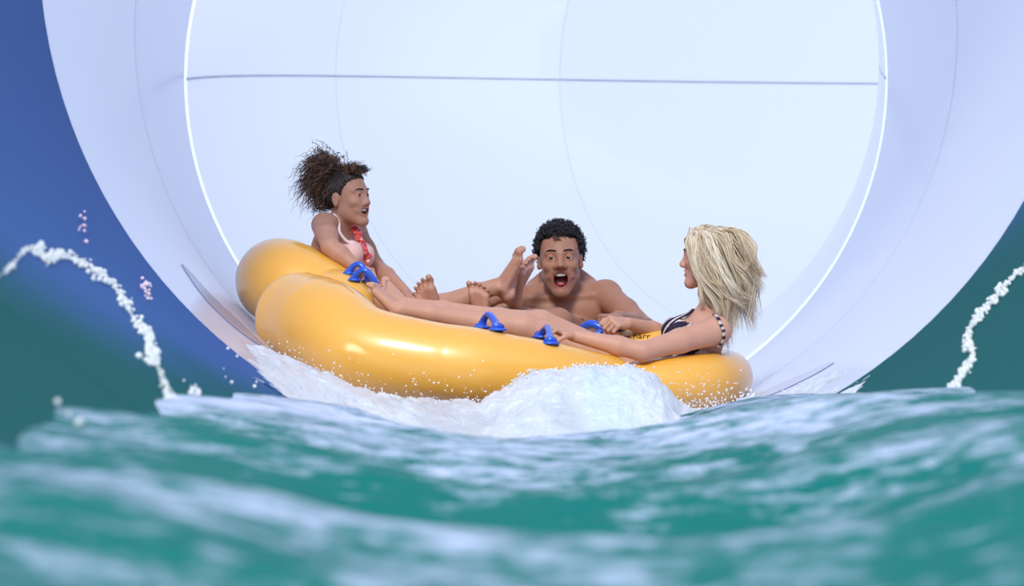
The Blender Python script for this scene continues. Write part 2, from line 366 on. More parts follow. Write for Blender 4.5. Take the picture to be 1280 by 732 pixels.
foam_line([(1292, 330, 5), (1270, 342, 6), (1250, 364, 5), (1232, 386, 5), (1216, 404, 5), (1209, 425, 7), (1216, 443, 8), (1206, 462, 6), (1190, 484, 6)], 1, 'white foam line zigzagging down the teal wall at the right', 4)

def reflection_patch(pts, hw, label, m=None):  # dark reflection streak on the wall, put in as a thin coloured strip
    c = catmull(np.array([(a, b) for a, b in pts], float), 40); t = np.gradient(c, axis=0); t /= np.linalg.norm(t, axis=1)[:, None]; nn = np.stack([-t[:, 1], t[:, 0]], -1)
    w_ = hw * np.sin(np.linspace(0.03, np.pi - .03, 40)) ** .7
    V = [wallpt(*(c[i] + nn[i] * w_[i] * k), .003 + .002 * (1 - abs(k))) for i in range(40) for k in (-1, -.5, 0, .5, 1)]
    return tag(mesh('reflection_patch', V, grid_faces(40, 5), m or M_reflection, None), label, 'reflection')
M_reflection = pbr('reflection_film', (.30, .34, .52), .25, .4, bump=.1, bscale=30)
reflection_patch([(228, 330), (262, 372), (300, 408), (332, 434)], 5, 'long bluish reflection streak painted on the pale wall left of the raft')
reflection_patch([(905, 508), (955, 492), (1005, 470), (1042, 452)], 4, 'grey reflection streak painted low on the pale wall right of the raft', pbr('faint_reflection_film', (.52, .54, .70), .25, .4, bump=.1, bscale=30))
# ------------------------------------------------------------------ the raft
raft = empty('inflatable_raft', P(620, 480, 9.2), label='yellow inflatable cloverleaf raft carrying three riders on the slide', cat='raft')
def tube(name, pts, n=70, sides=32, wrinkle=0.0, seed=0):
    q = np.array([[*P(a, b, d), r] for a, b, d, r in pts]); c = catmull(q, n); r = c[:, 3].copy(); c = c[:, :3]
    L = np.r_[0, np.cumsum(np.linalg.norm(np.diff(c, axis=0), axis=1))]
    # rounded ends: resample the end stations along a quarter circle
    r0, r1 = r[0], r[-1]; k = 10
    th = np.linspace(0, np.pi / 2, k, endpoint=False)
    s0 = r0 * .75 * (1 - np.cos(th)); s1 = L[-1] - r1 * .75 * (1 - np.cos(th))[::-1]
    sm = np.linspace(r0 * .75, L[-1] - r1 * .75, n); S = np.r_[s0, sm, s1]
    C = np.stack([np.interp(S, L, c[:, i]) for i in range(3)], -1); RR = np.interp(S, L, r)
    e = np.r_[np.sin(th), np.ones(n), np.sin(th)[::-1]]; e[0] = e[-1] = .03
    RR = RR * e
    if wrinkle: RR = RR * (1 + wrinkle * vnoise(S * 9 + seed, seed) * .6)
    if seed == 1:                       # folds where the lobe bends round into the front tube
        for q, a in ((.26, .004), (.30, -.008), (.335, .006), (.375, -.006), (.41, .003), (.9, -.004), (1.15, -.004)): RR = RR * (1 + a * np.exp(-((S - q) / .014) ** 2))
    return capped(name, C, RR, M_yellow, raft, sides), C, RR
T_A = tube('tube', [(350, 391, 9.08, .158), (378, 399, 8.95, .172), (410, 412, 8.76, .177), (450, 437, 8.62, .165), (520, 450, 8.56, .148), (600, 459, 8.55, .136), (680, 469, 8.6, .124), (740, 478, 8.68, .112), (784, 482, 8.76, .098)], 240, 48, .02, 1)
T_B = tube('tube', [(776, 484, 8.76, .095), (830, 480, 8.78, .098), (885, 475, 8.88, .1), (907, 472, 9.1, .1), (900, 468, 9.4, .1), (860, 462, 9.7, .1)], 60, 36, .015, 2)
T_C = tube('tube', [(450, 402, 9.2, .13), (410, 378, 9.2, .15), (362, 355, 9.28, .165), (348, 352, 9.5, .165), (372, 368, 9.85, .155), (440, 405, 10.1, .14)], 70, 40, .02, 3)
T_F = tube('tube', [(392, 374, 9.28, .12), (420, 374, 9.12, .115), (440, 384, 9.02, .098), (452, 400, 8.98, .07)], 40, 32, .02, 8)
T_D = tube('tube', [(430, 410, 10.12, .14), (520, 432, 10.25, .13), (640, 446, 10.3, .13), (760, 452, 10.2, .12), (860, 462, 9.8, .1)], 60, 28, .01, 4)
T_E = tube('tube', [(715, 450, 9.3, .080), (760, 443, 9.22, .090), (815, 440, 9.2, .092), (870, 450, 9.2, .09)], 40, 28, .0, 5)
# floor of the raft
fl = np.array([P(430, 455, 8.8), P(600, 478, 8.7), P(780, 492, 8.85), P(885, 485, 9.0), P(880, 475, 9.5), P(760, 470, 10.1), P(560, 462, 10.2), P(420, 430, 10.0), P(370, 400, 9.5)])
fl_c = fl.mean(0); fv = np.concatenate([fl, fl - [0, 0, .03], [fl_c], [fl_c - [0, 0, .03]]]); n = len(fl)
ff = []
for k in range(n): j = (k + 1) % n; ff += [(k, j, 2 * n), (j + n, k + n, 2 * n + 1), (k, k + n, j + n, j)]
mesh('raft_floor', fv, ff, M_floor, raft, False)
def seam(T, ang, i0, i1):
    _, C, RR = T; t = np.gradient(C, axis=0); t /= np.linalg.norm(t, axis=1)[:, None]
    up = np.array([0, 0, 1.0]) - t * t[:, 2:3]; up /= np.linalg.norm(up, axis=1)[:, None]; sd = np.cross(t, up)
    q = C + (np.cos(ang) * up + np.sin(ang) * sd) * (RR * 1.002)[:, None]
    capped('weld_seam', q[i0:i1], .0022, M_seam, raft, 6)
seam(T_C, .5, 12, 75); seam(T_A, -.1, 12, 70)
# pleats where a lobe folds into the next
for (x0, y0, x1, y1, d) in ((402, 401, 440, 386, 8.76), (418, 404, 446, 391, 8.68), (425, 396, 452, 388, 8.72)):
    pass
def handle(p0, pk, p1, r=.011, flare=.026, grip=.0):
    c = catmull([p0, p0 * .35 + pk * .65 + (p0 - p1) * .12, pk, p1 * .35 + pk * .65 + (p1 - p0) * .12, p1], 30)
    s = np.linspace(-1, 1, 30); rr = r + (flare - r) * np.abs(s) ** 5 + grip * np.exp(-(s / .4) ** 2)
    h = capped('handle', c, rr, M_blue, raft, 12, 1.0)
    for p in (p0, p1):
        q = np.array([p + [0, 0, -.006], p + [0, 0, 0], p + [0, 0, .004]])
        v, f = sweep(q, [flare * 1.25, flare * 1.3, flare * .9], 14, 1, (1, 0, 0), True)
        mesh('handle_patch', v, clean(f), M_blue, h)
    return h
handle(P(436, 341, 9.06), P(449, 330, 9.04), P(461, 350, 9.03), .011, .020)
handle(P(443, 349, 9.0), P(457, 338, 8.97), P(474, 364, 8.98), .012, .02)
handle(P(602, 408, 8.72), P(611, 393, 8.66), P(622, 411, 8.55), .012, .026)
handle(P(676, 420, 8.8), P(684, 409, 8.7), P(688, 428, 8.56), .011, .026)
handle(P(718, 421, 9.3), P(738, 405, 9.22), P(757, 416, 9.2), .013, .022, .004)
handle(P(742, 424, 9.12), P(762, 410, 9.14), P(790, 414, 9.22), .013, .024, .004)
# print on the inner tube
cu = bpy.data.curves.new('print_tmp', 'FONT'); cu.body = 'hit harr'; cu.size = .045; cu.extrude = .0008; cu.align_x = 'LEFT'
to = bpy.data.objects.new('print_tmp', cu); COL.objects.link(to)
dg = bpy.context.evaluated_depsgraph_get(); me = bpy.data.meshes.new_from_object(to.evaluated_get(dg)); bpy.data.objects.remove(to)
tv = np.empty(len(me.vertices) * 3, np.float32); me.vertices.foreach_get('co', tv); tv = tv.reshape(-1, 3).astype(float)
_, Ce, Re = T_E
xs = P(774, 420, 9.15)[0] + tv[:, 0] * .85
ang = (tv[:, 1] * .7 / .085) - .12
cy = np.interp(xs, Ce[:, 0], Ce[:, 1]); cz = np.interp(xs, Ce[:, 0], Ce[:, 2]); rr = np.interp(xs, Ce[:, 0], Re) + .0015 + tv[:, 2]
tp = np.stack([xs, cy + rr * -np.cos(ang + .70), cz + rr * np.sin(ang + .70)], -1)
mesh('printed_lettering', tp, [tuple(p.vertices) for p in me.polygons], M_ink, raft, False); bpy.data.meshes.remove(me)

# ------------------------------------------------------------------ bodies by implicit surface
class Body:
    def __init__(s, lo, hi, h=.0035):
        s.lo = np.minimum(lo, hi) - .02; s.hi = np.maximum(lo, hi) + .02; s.h = h
        s.n = np.ceil((s.hi - s.lo) / h).astype(int) + 1; s.F = np.full(s.n, .3, np.float32)
    def box(s, lo, hi):
        a = np.clip(np.floor((lo - s.lo) / s.h).astype(int), 0, s.n); b = np.clip(np.ceil((hi - s.lo) / s.h).astype(int) + 1, 0, s.n)
        if (b <= a).any(): return None
        g = [(s.lo[i] + s.h * np.arange(a[i], b[i])).astype(np.float32) for i in range(3)]
        return tuple(slice(a[i], b[i]) for i in range(3)), g[0][:, None, None], g[1][None, :, None], g[2][None, None, :]
    def mix(s, sl, d, k, sub=False):
        F = s.F[sl]
        if sub:
            d = -d; h = np.clip(.5 - .5 * (d - F) / k * -1, 0, 1) if False else np.clip(.5 + .5 * (d - F) / k, 0, 1)
            s.F[sl] = F * (1 - h) + d * h + k * h * (1 - h)
        else:
            h = np.clip(.5 + .5 * (F - d) / k, 0, 1)
            s.F[sl] = F * (1 - h) + d * h - k * h * (1 - h)
    def cap(s, a, b, ra, rb, k=.015):
        a = np.asarray(a, float); b = np.asarray(b, float); m = max(ra, rb) + k + 2 * s.h
        q = s.box(np.minimum(a, b) - m, np.maximum(a, b) + m)
        if q is None: return
        sl, x, y, z = q; ab = b - a; L = ab @ ab + 1e-9
        t = np.clip(((x - a[0]) * ab[0] + (y - a[1]) * ab[1] + (z - a[2]) * ab[2]) / L, 0, 1)
        d = np.sqrt((x - a[0] - t * ab[0]) ** 2 + (y - a[1] - t * ab[1]) ** 2 + (z - a[2] - t * ab[2]) ** 2) - (ra + (rb - ra) * t)
        s.mix(sl, d, k)
    def chain(s, pts, rs, k=.015):
        for i in range(len(pts) - 1): s.cap(pts[i], pts[i + 1], rs[i], rs[i + 1], k)
    def ell(s, c, r, M=None, k=.015, sub=False):
        c = np.asarray(c, float); r = np.asarray(r, float); M = np.eye(3) if M is None else M   # rows = local axes
        m = r.max() + k + 2 * s.h; q = s.box(c - m, c + m)
        if q is None: return
        sl, x, y, z = q; X, Y, Z = x - c[0], y - c[1], z - c[2]; k0 = 0; k1 = 0
        for i in range(3):
            u = X * M[i, 0] + Y * M[i, 1] + Z * M[i, 2]; k0 = k0 + (u / r[i]) ** 2; k1 = k1 + (u / r[i] ** 2) ** 2
        k0 = np.sqrt(k0); k1 = np.sqrt(k1) + 1e-6
        s.mix(sl, k0 * (k0 - 1) / k1, k, sub)
    def surf(s):
        F = s.F; F = np.pad(F, 1, constant_values=.3); ins = F < 0
        nx, ny, nz = F.shape; cs = ins[:-1, :-1, :-1]; al = np.ones_like(cs); an = np.zeros_like(cs)
        for i in (0, 1):
            for j in (0, 1):
                for k in (0, 1):
                    q = ins[i:nx - 1 + i, j:ny - 1 + j, k:nz - 1 + k]; al = al & q; an = an | q
        act = an & ~al; idx = np.argwhere(act); n = len(idx)
        num = np.full(act.shape, -1, np.int32); num[act] = np.arange(n)
        cor = {}
        for i in (0, 1):
            for j in (0, 1):
                for k in (0, 1): cor[i, j, k] = F[idx[:, 0] + i, idx[:, 1] + j, idx[:, 2] + k]
        acc = np.zeros((n, 3)); cnt = np.zeros(n)
        for a in cor:
            for ax in range(3):
                if a[ax]: continue
                b = tuple(1 if q == ax else a[q] for q in range(3)); fa, fb = cor[a], cor[b]; m = (fa < 0) != (fb < 0)
                t = np.where(m, fa / np.where(m, fa - fb, 1), 0)
                for q in range(3): acc[:, q] += np.where(m, a[q] + (t if q == ax else 0), 0)
                cnt += m
        v = s.lo + s.h * (idx - 1 + acc / cnt[:, None]); fs = []
        for ax in range(3):
            sl0 = [slice(1, -1)] * 3; sl0[ax] = slice(0, -1); sl1 = [slice(1, -1)] * 3; sl1[ax] = slice(1, None)
            A = ins[tuple(sl0)]; B = ins[tuple(sl1)]; e = np.argwhere(A != B); inside = A[tuple(e.T)]
            base = e.copy()
            for q in range(3):
                if q != ax: base[:, q] += 1
            o1, o2 = [(1, 2), (2, 0), (0, 1)][ax]
            def g(d1, d2):
                c = base.copy(); c[:, o1] -= d1; c[:, o2] -= d2; return num[c[:, 0], c[:, 1], c[:, 2]]
            f = np.stack([g(0, 0), g(1, 0), g(1, 1), g(0, 1)], -1); f[~inside] = f[~inside][:, ::-1]; fs.append(f)
        f = np.concatenate(fs); f = f[(f >= 0).all(1)]
        return v, f
def smoothmesh(v, f, it=1, lam=.5):
    n = len(v); e = np.concatenate([f[:, [0, 1]], f[:, [1, 2]], f[:, [2, 3]], f[:, [3, 0]]])
    cnt = np.bincount(e.ravel(), minlength=n)
    for _ in range(it):
        acc = np.stack([np.bincount(e[:, 0], v[e[:, 1], q], n) + np.bincount(e[:, 1], v[e[:, 0], q], n) for q in range(3)], -1)
        v = v + lam * (acc / np.maximum(cnt, 1)[:, None] - v)
    return v
def vnorm(v, f):
    nf = np.cross(v[f[:, 2]] - v[f[:, 0]], v[f[:, 3]] - v[f[:, 1]]); n = np.stack([sum(np.bincount(f[:, i], nf[:, q], len(v)) for i in range(4)) for q in range(3)], -1)
    return n / (np.linalg.norm(n, axis=1)[:, None] + 1e-12)
def unit(a): a = np.asarray(a, float); return a / np.linalg.norm(a)
class Frame:                                # rows r (person's right), f (forward), u (up)
    def __init__(s, o, fwd, up, sc=1.0):
        s.o = np.asarray(o, float); f = unit(fwd); u = np.asarray(up, float); u = unit(u - f * (u @ f)); r = np.cross(f, u)
        s.M = np.array([r, f, u]); s.s = sc
    def p(s, x, y, z): return s.o + s.s * (np.array([x, y, z]) @ s.M)
    def loc(s, v): return ((v - s.o) @ s.M.T) / s.s
def head(B, H, mouth=(.024, .012), mz=-.056, jaw=0.0, male=False, eye=.0055, smile=False, grin=0.0):
    s = H.s; M = H.M
    E = lambda x, y, z, a, b, c, k=.012, sub=False: B.ell(H.p(x, y, z), np.array([a, b, c]) * s, M, k * s, sub)
    C = lambda p, q, a, b, k=.01: B.cap(H.p(*p), H.p(*q), a * s, b * s, k * s)
    E(0, -.018, .048, .074, .094, .080, .02); E(0, .020, .010, .066, .068, .085, .03)
    E(0, .026, -.040 - jaw * .4, .055, .058, .062 + jaw * .3, .03)
    jw = .045 if male else .042
    for q in (1, -1):
        C((q * jw, .010, -.048 - jaw * .3), (q * .016, .066, -.092 - jaw), .020, .016, .03)
        E(q * .038, .062, -.018, .024, .020, .018, .02)                    # cheekbone
        C((q * .046, .068, .032), (q * .012, .083, .029), .009, .009, .014)  # brow
        E(q * .0315, .094, .011, .015, .014, .012, .012, True)               # socket
        E(q * .0315, .0745, .010, .0150, .0150, .0145, .004)                 # lids round the eyeball
        E(q * .0315, .092, .010, .0142, .012, eye, .0025, True)              # opening between the lids
        E(q * .076, -.010, .004, .009, .017, .026, .008); E(q * .077, -.008, -.020, .008, .010, .010, .008); E(q * .086, -.005, .006, .006, .009, .015, .004, True)
        nw = .0165 if male else .0125; E(q * nw, .092, -.027 + (.006 if male else 0), .0105 if male else .009, .012, .009, .006)   # nostril wing
        if smile: C((q * .020, .080, -.030), (q * (mouth[0] + .012), .066, mz + .004), .0065, .009, .014)     # smile fold
        E(q * .0065, .101, -.036 + (.007 if male else 0), .0035, .005, .003, .002, True)
    E(0, .068, -.094 - jaw, .020, .017, .016, .018)
    nz = .006 if male else 0.0; C((0, .081, .022), (0, .097, -.016 + nz), .0085, .0105, .014); E(0, .099 if not male else .105, -.022 + nz, .0135, .012, .0115, .008)
    w_, h_ = mouth; cz = mz - jaw * .45
    ly = .0765 - .003 * (jaw > .01)
    up = grin; q5 = (-.66, -.34, 0, .34, .66)
    for q in q5:
        hh = h_ * math.sqrt(1 - q * q); B.ell(H.p(q * w_, ly - 16 * (q * w_) ** 2, cz + up * q * q), np.array([w_ * .42 + .005, .0165, hh + .0065]) * s, M, .010 * s)
    for q in q5:
        hh = h_ * math.sqrt(1 - q * q); B.ell(H.p(q * w_, ly + .012 - 14 * (q * w_) ** 2, cz + up * q * q), np.array([w_ * .36, .034, hh]) * s, M, .0025 * s, True)
    H.mouth = (w_, h_, ly, cz); H.up = up
def headcolor(H, v, col, skin, lip, scalp, hairline):
    L = H.loc(v); w_, h_, ly, cz = H.mouth
    zb = L[:, 2] - cz - H.up * (L[:, 0] / w_) ** 2; e = np.sqrt((L[:, 0] / (w_ + .0055)) ** 2 + (zb / (h_ + .0055)) ** 2)
    m = (L[:, 1] > .055) & (L[:, 1] < .12) & (e < 1.12)
    col[m] = lip
    e2 = np.sqrt((L[:, 0] / w_) ** 2 + (zb / h_) ** 2)
    m = (L[:, 1] > .02) & (L[:, 1] < ly + .006) & (e2 < 1.03); col[m] = (.12, .015, .02)
    inh = ((L[:, 0] / .076) ** 2 + ((L[:, 1] + .008) / .100) ** 2 + ((L[:, 2] - .035) / .100) ** 2) < 1.25
    m = inh & hairline(L); col[m] = scalp
    # warm cheeks
    for q in (1, -1):
        g = np.exp(-((L[:, 0] - q * .04) ** 2 + (L[:, 1] - .07) ** 2 + (L[:, 2] + .02) ** 2) / .0005)[:, None] * .35 * inh[:, None]
        col[:] = col * (1 - g) + col * np.array([1.12, .85, .82]) * g
def face_parts(H, person, iris=(.05, .025, .012), brow=(.02, .015, .012), look=(0, 0), browz=.0, teeth=True, tongue=False, tooth=.1):
    s = H.s
    for q in (1, -1):
        c = H.p(q * .0315, .0735, .010); r = .0127 * s
        nu, nv = 20, 18; u = np.linspace(0, 2 * np.pi, nu, endpoint=False); t = np.linspace(.02, np.pi - .02, nv)
        lv = np.stack([np.sin(t)[:, None] * np.cos(u), np.cos(t)[:, None] + 0 * u, np.sin(t)[:, None] * np.sin(u)], -1).reshape(-1, 3)
        g = Frame(c, H.M[1] + look[0] * H.M[0] + look[1] * H.M[2], H.M[2]); v = c + r * (lv @ g.M)
        tt = np.repeat(t, nu)[:, None]; colr = np.where(tt < .27, np.array([.005, .005, .005]), np.where(tt < .58, np.array(iris), np.array([.80, .78, .78])))
        mesh('eye', v, grid_faces(nv, nu, True)[:, ::-1], M_eye, person, True, colr)
        bc = catmull([H.p(q * .053, .071, .030 + browz * .4), H.p(q * .040, .084, .036 + browz), H.p(q * .024, .0905, .0355 + browz), H.p(q * .012, .092, .032 + browz)], 14)
        rr = np.interp(np.linspace(0, 1, 14), [0, .3, .8, 1], [.0014, .0042, .0052, .0034]) * s
        capped('eyebrow', bc, rr, M_hair_dark, person, 8, .6, col=brow)
    w_, h_, ly, cz = H.mouth
    if teeth:
        A = Acc(); n = 8
        for k in range(n):
            x = (k - (n - 1) / 2) * w_ * 1.62 / n; y = ly + .003 - 11 * x * x
            zt = cz + h_ * math.sqrt(max(.1, 1 - (x / w_) ** 2)) + H.up * (x / w_) ** 2 - .001
            zb = cz + h_ * tooth + H.up * (x / w_) ** 2; hgt = max(.0025, (zt - zb) / 2 + .001)
            v, f = sph((0, 0, 0), 1, 10, 7); v = np.sign(v) * np.abs(v) ** .6
            v = v * [w_ * .82 / n, .0026, hgt]; A.add(np.array([H.p(x + q[0], y + q[1], (zt + zb) / 2 + .001 + q[2]) for q in v]), f)
        A.build('teeth', M_teeth, person)
    if tongue:
        v, f = sph((0, 0, 0), 1, 16, 12); v = v * [w_ * .62, .026, h_ * .36]
        mesh('tongue', np.array([H.p(q[0], ly - .026 + q[1], cz - h_ * .68 + q[2] + .004 * math.sin(q[1] * 60)) for q in v]), f, M_tongue, person)
def hand(B, wr, fwd, back, side, curl=(1.0, 1.15, .9), sc=1.0, spread=.0, thumb=.6, k=.005):
    """wr wrist, fwd towards the knuckles, back = normal of the hand's back, side=+1 thumb on cross(fwd,back) side"""
    H = Frame(wr, fwd, back, sc); r, f, u = H.M; r = r * side; s = sc
    base = []
    for i, (x, y) in enumerate(((.030, .084), (.010, .088), (-.010, .084), (-.028, .076))):
        kn = wr + s * (x * r + y * f); B.cap(wr + s * (x * .55 * r + .010 * f), kn, .0125 * s, .0105 * s, .010)
        base.append(kn)
    B.ell(wr + s * (.040 * f - .006 * u), np.array([.036, .044, .013]) * s, H.M, .010)
    ln = ((.040, .026, .020), (.045, .029, .021), (.041, .027, .020), (.032, .020, .017))
    for i, kn in enumerate(base):
        a = 0; p = kn; off = (1.5 - i) * spread
        for j in range(3):
            a += curl[j] * (1 + .05 * i); d = f * math.cos(a) - u * math.sin(a) + r * off * (1 if j == 0 else .3)
            q = p + s * ln[i][j] * unit(d); rr = (.0090, .0080, .0073, .0066)
            B.cap(p, q, rr[j] * s, rr[j + 1] * s, .0025); p = q
    t0 = wr + s * (.022 * r + .018 * f - .006 * u); t1 = t0 + s * .042 * unit(.75 * r + .8 * f - .35 * u)
    t2 = t1 + s * .032 * unit((1 - thumb) * .7 * r + .7 * f - thumb * u); t3 = t2 + s * .026 * unit(-thumb * .5 * r + .5 * f - thumb * u)
    B.cap(t0, t1, .014 * s, .011 * s, .010); B.cap(t1, t2, .0105 * s, .0092 * s, .003); B.cap(t2, t3, .0092 * s, .0078 * s, .003)
def foot(B, ank, toe, dorsal, side, sc=1.0, curl=.0, fan=0.0):
    """ank ankle centre, toe = direction heel->toes, dorsal = direction out of the top of the foot, side=+1: big toe on cross(toe,dorsal) side"""
    H = Frame(ank, toe, dorsal, sc); r, f, u = H.M; r = r * side; s = sc; p = lambda x, y, z: ank + s * (x * r + y * f + z * u)
    B.ell(p(0, -.030, -.048), np.array([.026, .030, .028]) * s, H.M, .018)
    B.cap(p(0, -.008, 0), p(0, -.022, -.045), .030 * s, .026 * s, .015)
    for x0, x1, y1, r1 in ((.008, .030, .128, .019), (.003, .011, .130, .015), (-.003, -.010, .122, .014), (-.008, -.030, .108, .014)):
        B.cap(p(x0, .000, -.020), p(x1, y1, -.052), .027 * s, r1 * s, .012)
    B.cap(p(-.012, -.02, -.060), p(-.030, .105, -.058), .018 * s, .014 * s, .012)
    for sx in (1, -1): B.ell(p(sx * .030, -.002, -.004), np.array([.011, .013, .013]) * s, H.M, .008)
    for i, (x, y, l, rr) in enumerate(((.031, .140, .034, .0145), (.009, .146, .028, .0095), (-.008, .140, .025, .0090), (-.022, .130, .022, .0086), (-.035, .116, .018, .0085))):
        a = p(x, y, -.052); b = p(x * (1.08 + fan), y + l * .6, -.050 + curl * .012); c = p(x * (1.1 + fan * 1.5), y + l, -.056 - curl * .008)
        B.cap(a, b, rr * .92 * s, rr * .95 * s, .004); B.cap(b, c, rr * s, rr * .86 * s, .0025)
    return p
def cloth_from(name, v, f, nrm, mask, off, col, person, mat=None):
    fm = mask[f].all(1); f2 = f[fm]; u = np.unique(f2); mp = np.full(len(v), -1); mp[u] = np.arange(len(u))
    vv = v[u] + nrm[u] * off; o = mesh(name, vv, mp[f2], mat or M_cloth, person, True, col[u])
    m = o.modifiers.new('thickness', 'SOLIDIFY'); m.thickness = .003; m.offset = -1
    return o
def strands(roots, ctrl, width, cols, seg=12, wob=0.0, curl_r=0.0, curl_n=4, sides=3):
    """roots/ctrl: list of control polygons; returns an Acc of thin tapered tubes"""
    A = Acc()
    for i, cp in enumerate(ctrl):
        c = catmull(cp, seg); t = np.linspace(0, 1, seg)
        if curl_r:
            d = unit(cp[-1] - cp[0]); a = unit(np.cross(d, RNG.randn(3))); b = np.cross(d, a); ph = RNG.rand() * 6.28; n = curl_n * RNG.uniform(.7, 1.3)
            rr = curl_r * RNG.uniform(.5, 1.2) * np.minimum(1, t * 3)
            c = c + (np.cos(t * n * 6.28 + ph) * rr)[:, None] * a + (np.sin(t * n * 6.28 + ph) * rr)[:, None] * b
        if wob: c = c + wob * np.stack([vnoise(t * 3 + i * 1.7, k * 3.3 + i * .37) for k in range(3)], -1) * t[:, None]
        w_ = width[i] * np.interp(t, [0, .15, .75, 1], [.6, 1, .8, .12])
        v, f = sweep(c, w_, sides, 1.0, RNG.randn(3)); A.add(v, f, cols[i])
    return A
def skincol(v, base, seed, warm=.08):
    n = fbm(v[:, 0] * 14, v[:, 1] * 14, v[:, 2] * 14 + seed, 3)[:, None]
    return np.array(base)[None] * (1 + warm * .5 * n * np.array([.6, 1, 1.1]))

HY = [-.12, -.10, -.06, -.030, -.018, -.004, .010, .016, .026, .045, .062, .085]; HZ = [-.045, -.045, -.045, -.020, .026, .034, .030, .012, .040, .066, .080, .086]
#GIRL# ---------------------------------------------------------------- rider on the left
def girl():
    skin = (.47, .245, .165)
    H = Frame(P(434, 249, 9.55), (.86, -.51, .06), (-.12, 0, 1), .94)
    B = Body(P(378, 410, 9.0), P(675, 195, 10.05) + [0, 0, .02], .0035)
    pel = P(430, 366, 9.65); ch = P(417, 312, 9.62); nb = P(421, 287, 9.6)
    shR = P(404, 281, 9.46); shL = P(444, 289, 9.76)
    Mt = Frame(ch, (.93, -.36, 0), (.05, 0, 1)).M
    B.ell(P(418, 318, 9.62), (.135, .085, .13), Mt, .03); B.ell(pel, (.145, .095, .10), Mt, .04); B.ell(P(424, 342, 9.63), (.12, .08, .10), Mt, .04)
    B.cap(shR + [.012, .02, .0], shL, .046, .044, .04)
    B.cap(nb + [-.005, 0, -.02], H.p(0, -.022, -.045), .046, .043, .03)
    for q in (1, -1): B.ell(P(430, 318, 9.6) + q * .055 * Mt[0] + .055 * Mt[1], (.05, .045, .05), Mt, .02)
    el = P(413, 309, 9.22); wr = P(446, 334, 9.18)
    B.chain([shR, shR * .5 + el * .5, el], [.047, .042, .035], .02)
    B.chain([el, el * .65 + wr * .35, wr], [.035, .037, .023], .012)
    hand(B, wr, unit(P(470, 340, 9.06) - wr), (.25, -.3, 1), -1, (.75, 1.15, .8), .88)
    el2 = P(471, 333, 9.76); wr2 = P(508, 366, 9.55)
    B.chain([shL, (shL + el2) / 2, el2], [.044, .036, .031], .02)
    B.chain([el2, el2 * .65 + wr2 * .35, wr2], [.031, .033, .021], .012)
    hand(B, wr2, unit(P(525, 380, 9.45) - wr2), (.6, -.2, 1), -1, (.7, 1.0, .8), .88)
    # legs lie to the right, crossed at the ankles
    an1 = P(622, 357, 9.42); kn1 = P(520, 394, 9.38); an2 = P(634, 366, 9.60); kn2 = P(528, 396, 9.62)
    for hp, kn, an in ((pel + .07 * Mt[0], kn1, an1), (pel - .07 * Mt[0], kn2, an2)):
        B.cap(hp, kn, .078, .055, .03); m = kn * .68 + an * .32
        B.chain([kn, m + [0, 0, -.008], kn * .25 + an * .75, an], [.052, .052, .037, .031], .02)
    foot(B, an1, unit(P(650, 310, 9.36) - P(634, 378, 9.42)), unit((-1, -.25, .25)), 1, .98, .3)
    foot(B, an2, unit(P(663, 317, 9.52) - P(644, 385, 9.58)), unit((-.90, .48, .25)), -1, .98, .3)
    head(B, H, (.0265, .0130), -.056, .007, False, .0056, True, .0080)
    v, f = B.surf(); v = smoothmesh(v, f, 1, .4); nrm = vnorm(v, f); col = skincol(v, skin, 1)
    # soles and palms are paler
    for an, d in ((an1, (1, .15, -.25)), (an2, (.93, -.38, -.25))):
        m = (np.linalg.norm(v - an, axis=1) < .26) & (nrm @ unit(d) > .25) & (v[:, 0] > an[0] - .02)
        col[m] = col[m] * .35 + np.array((.62, .36, .28)) * .65
    def hl(L): return L[:, 2] > np.interp(L[:, 1], HY, HZ)
    headcolor(H, v, col, skin, (.52, .20, .17), (.035, .022, .018), hl)
    root = empty('person', pel, label='woman with curly brown hair in a pink swimsuit, laughing, on the left of the raft', cat='person')
    mesh('body', v, f, M_skin, root, True, col)
    face_parts(H, root, (.04, .02, .01), (.02, .012, .01), (0, 0), .0)
    # swimsuit
    L = (v - ch) @ Mt.T; tor = (np.abs(L[:, 0]) < .16) & (np.abs(L[:, 1]) < .16) & (L[:, 2] > -.36) & (L[:, 2] < .05)
    arms = np.zeros(len(v), bool)
    for a, b in ((shR, el), (shL, el2), (el, wr), (el2, wr2)):
        t = np.clip((v - a) @ (b - a) / ((b - a) @ (b - a)), 0, 1); arms |= (np.linalg.norm(v - a - t[:, None] * (b - a), axis=1) < .052) & (t > .12)
    body = tor & ~arms & (L[:, 2] < np.interp(L[:, 1], [-.06, .0, .05, .10], [-.06, -.03, .015, .035]))
    c = np.tile(np.array((.85, .42, .36)), (len(v), 1)); c[L[:, 2] > -.06] = (.88, .55, .50)
    cloth_from('swimsuit', v, f, nrm, body, .004, c, root)
    # straps hug the chest
    def onbody(pts, off=.004):
        out = []
        for p in pts:
            d = np.linalg.norm(v - p, axis=1); k = np.argmin(d); out.append(v[k] + nrm[k] * off)
        return np.array(out)
    def strap(a, b, mid, name, colr, rr, n=12):
        c = catmull([a, mid, b], n); c = onbody(c); return capped(name, smoothmesh_line(c), rr, M_cloth, root, 8, .4, col=colr)
    strap(P(417, 272, 9.52), P(443, 305, 9.50), P(428, 291, 9.46), 'strap', (.9, .75, .72), .007)
    s2 = strap(P(437, 279, 9.62), P(459, 318, 9.60), P(447, 297, 9.60), 'strap', (.85, .28, .25), .006)
    A = Acc(); q = catmull([P(441, 284, 9.56), P(449, 297, 9.54), P(455, 310, 9.56), P(459, 322, 9.58)], 26)
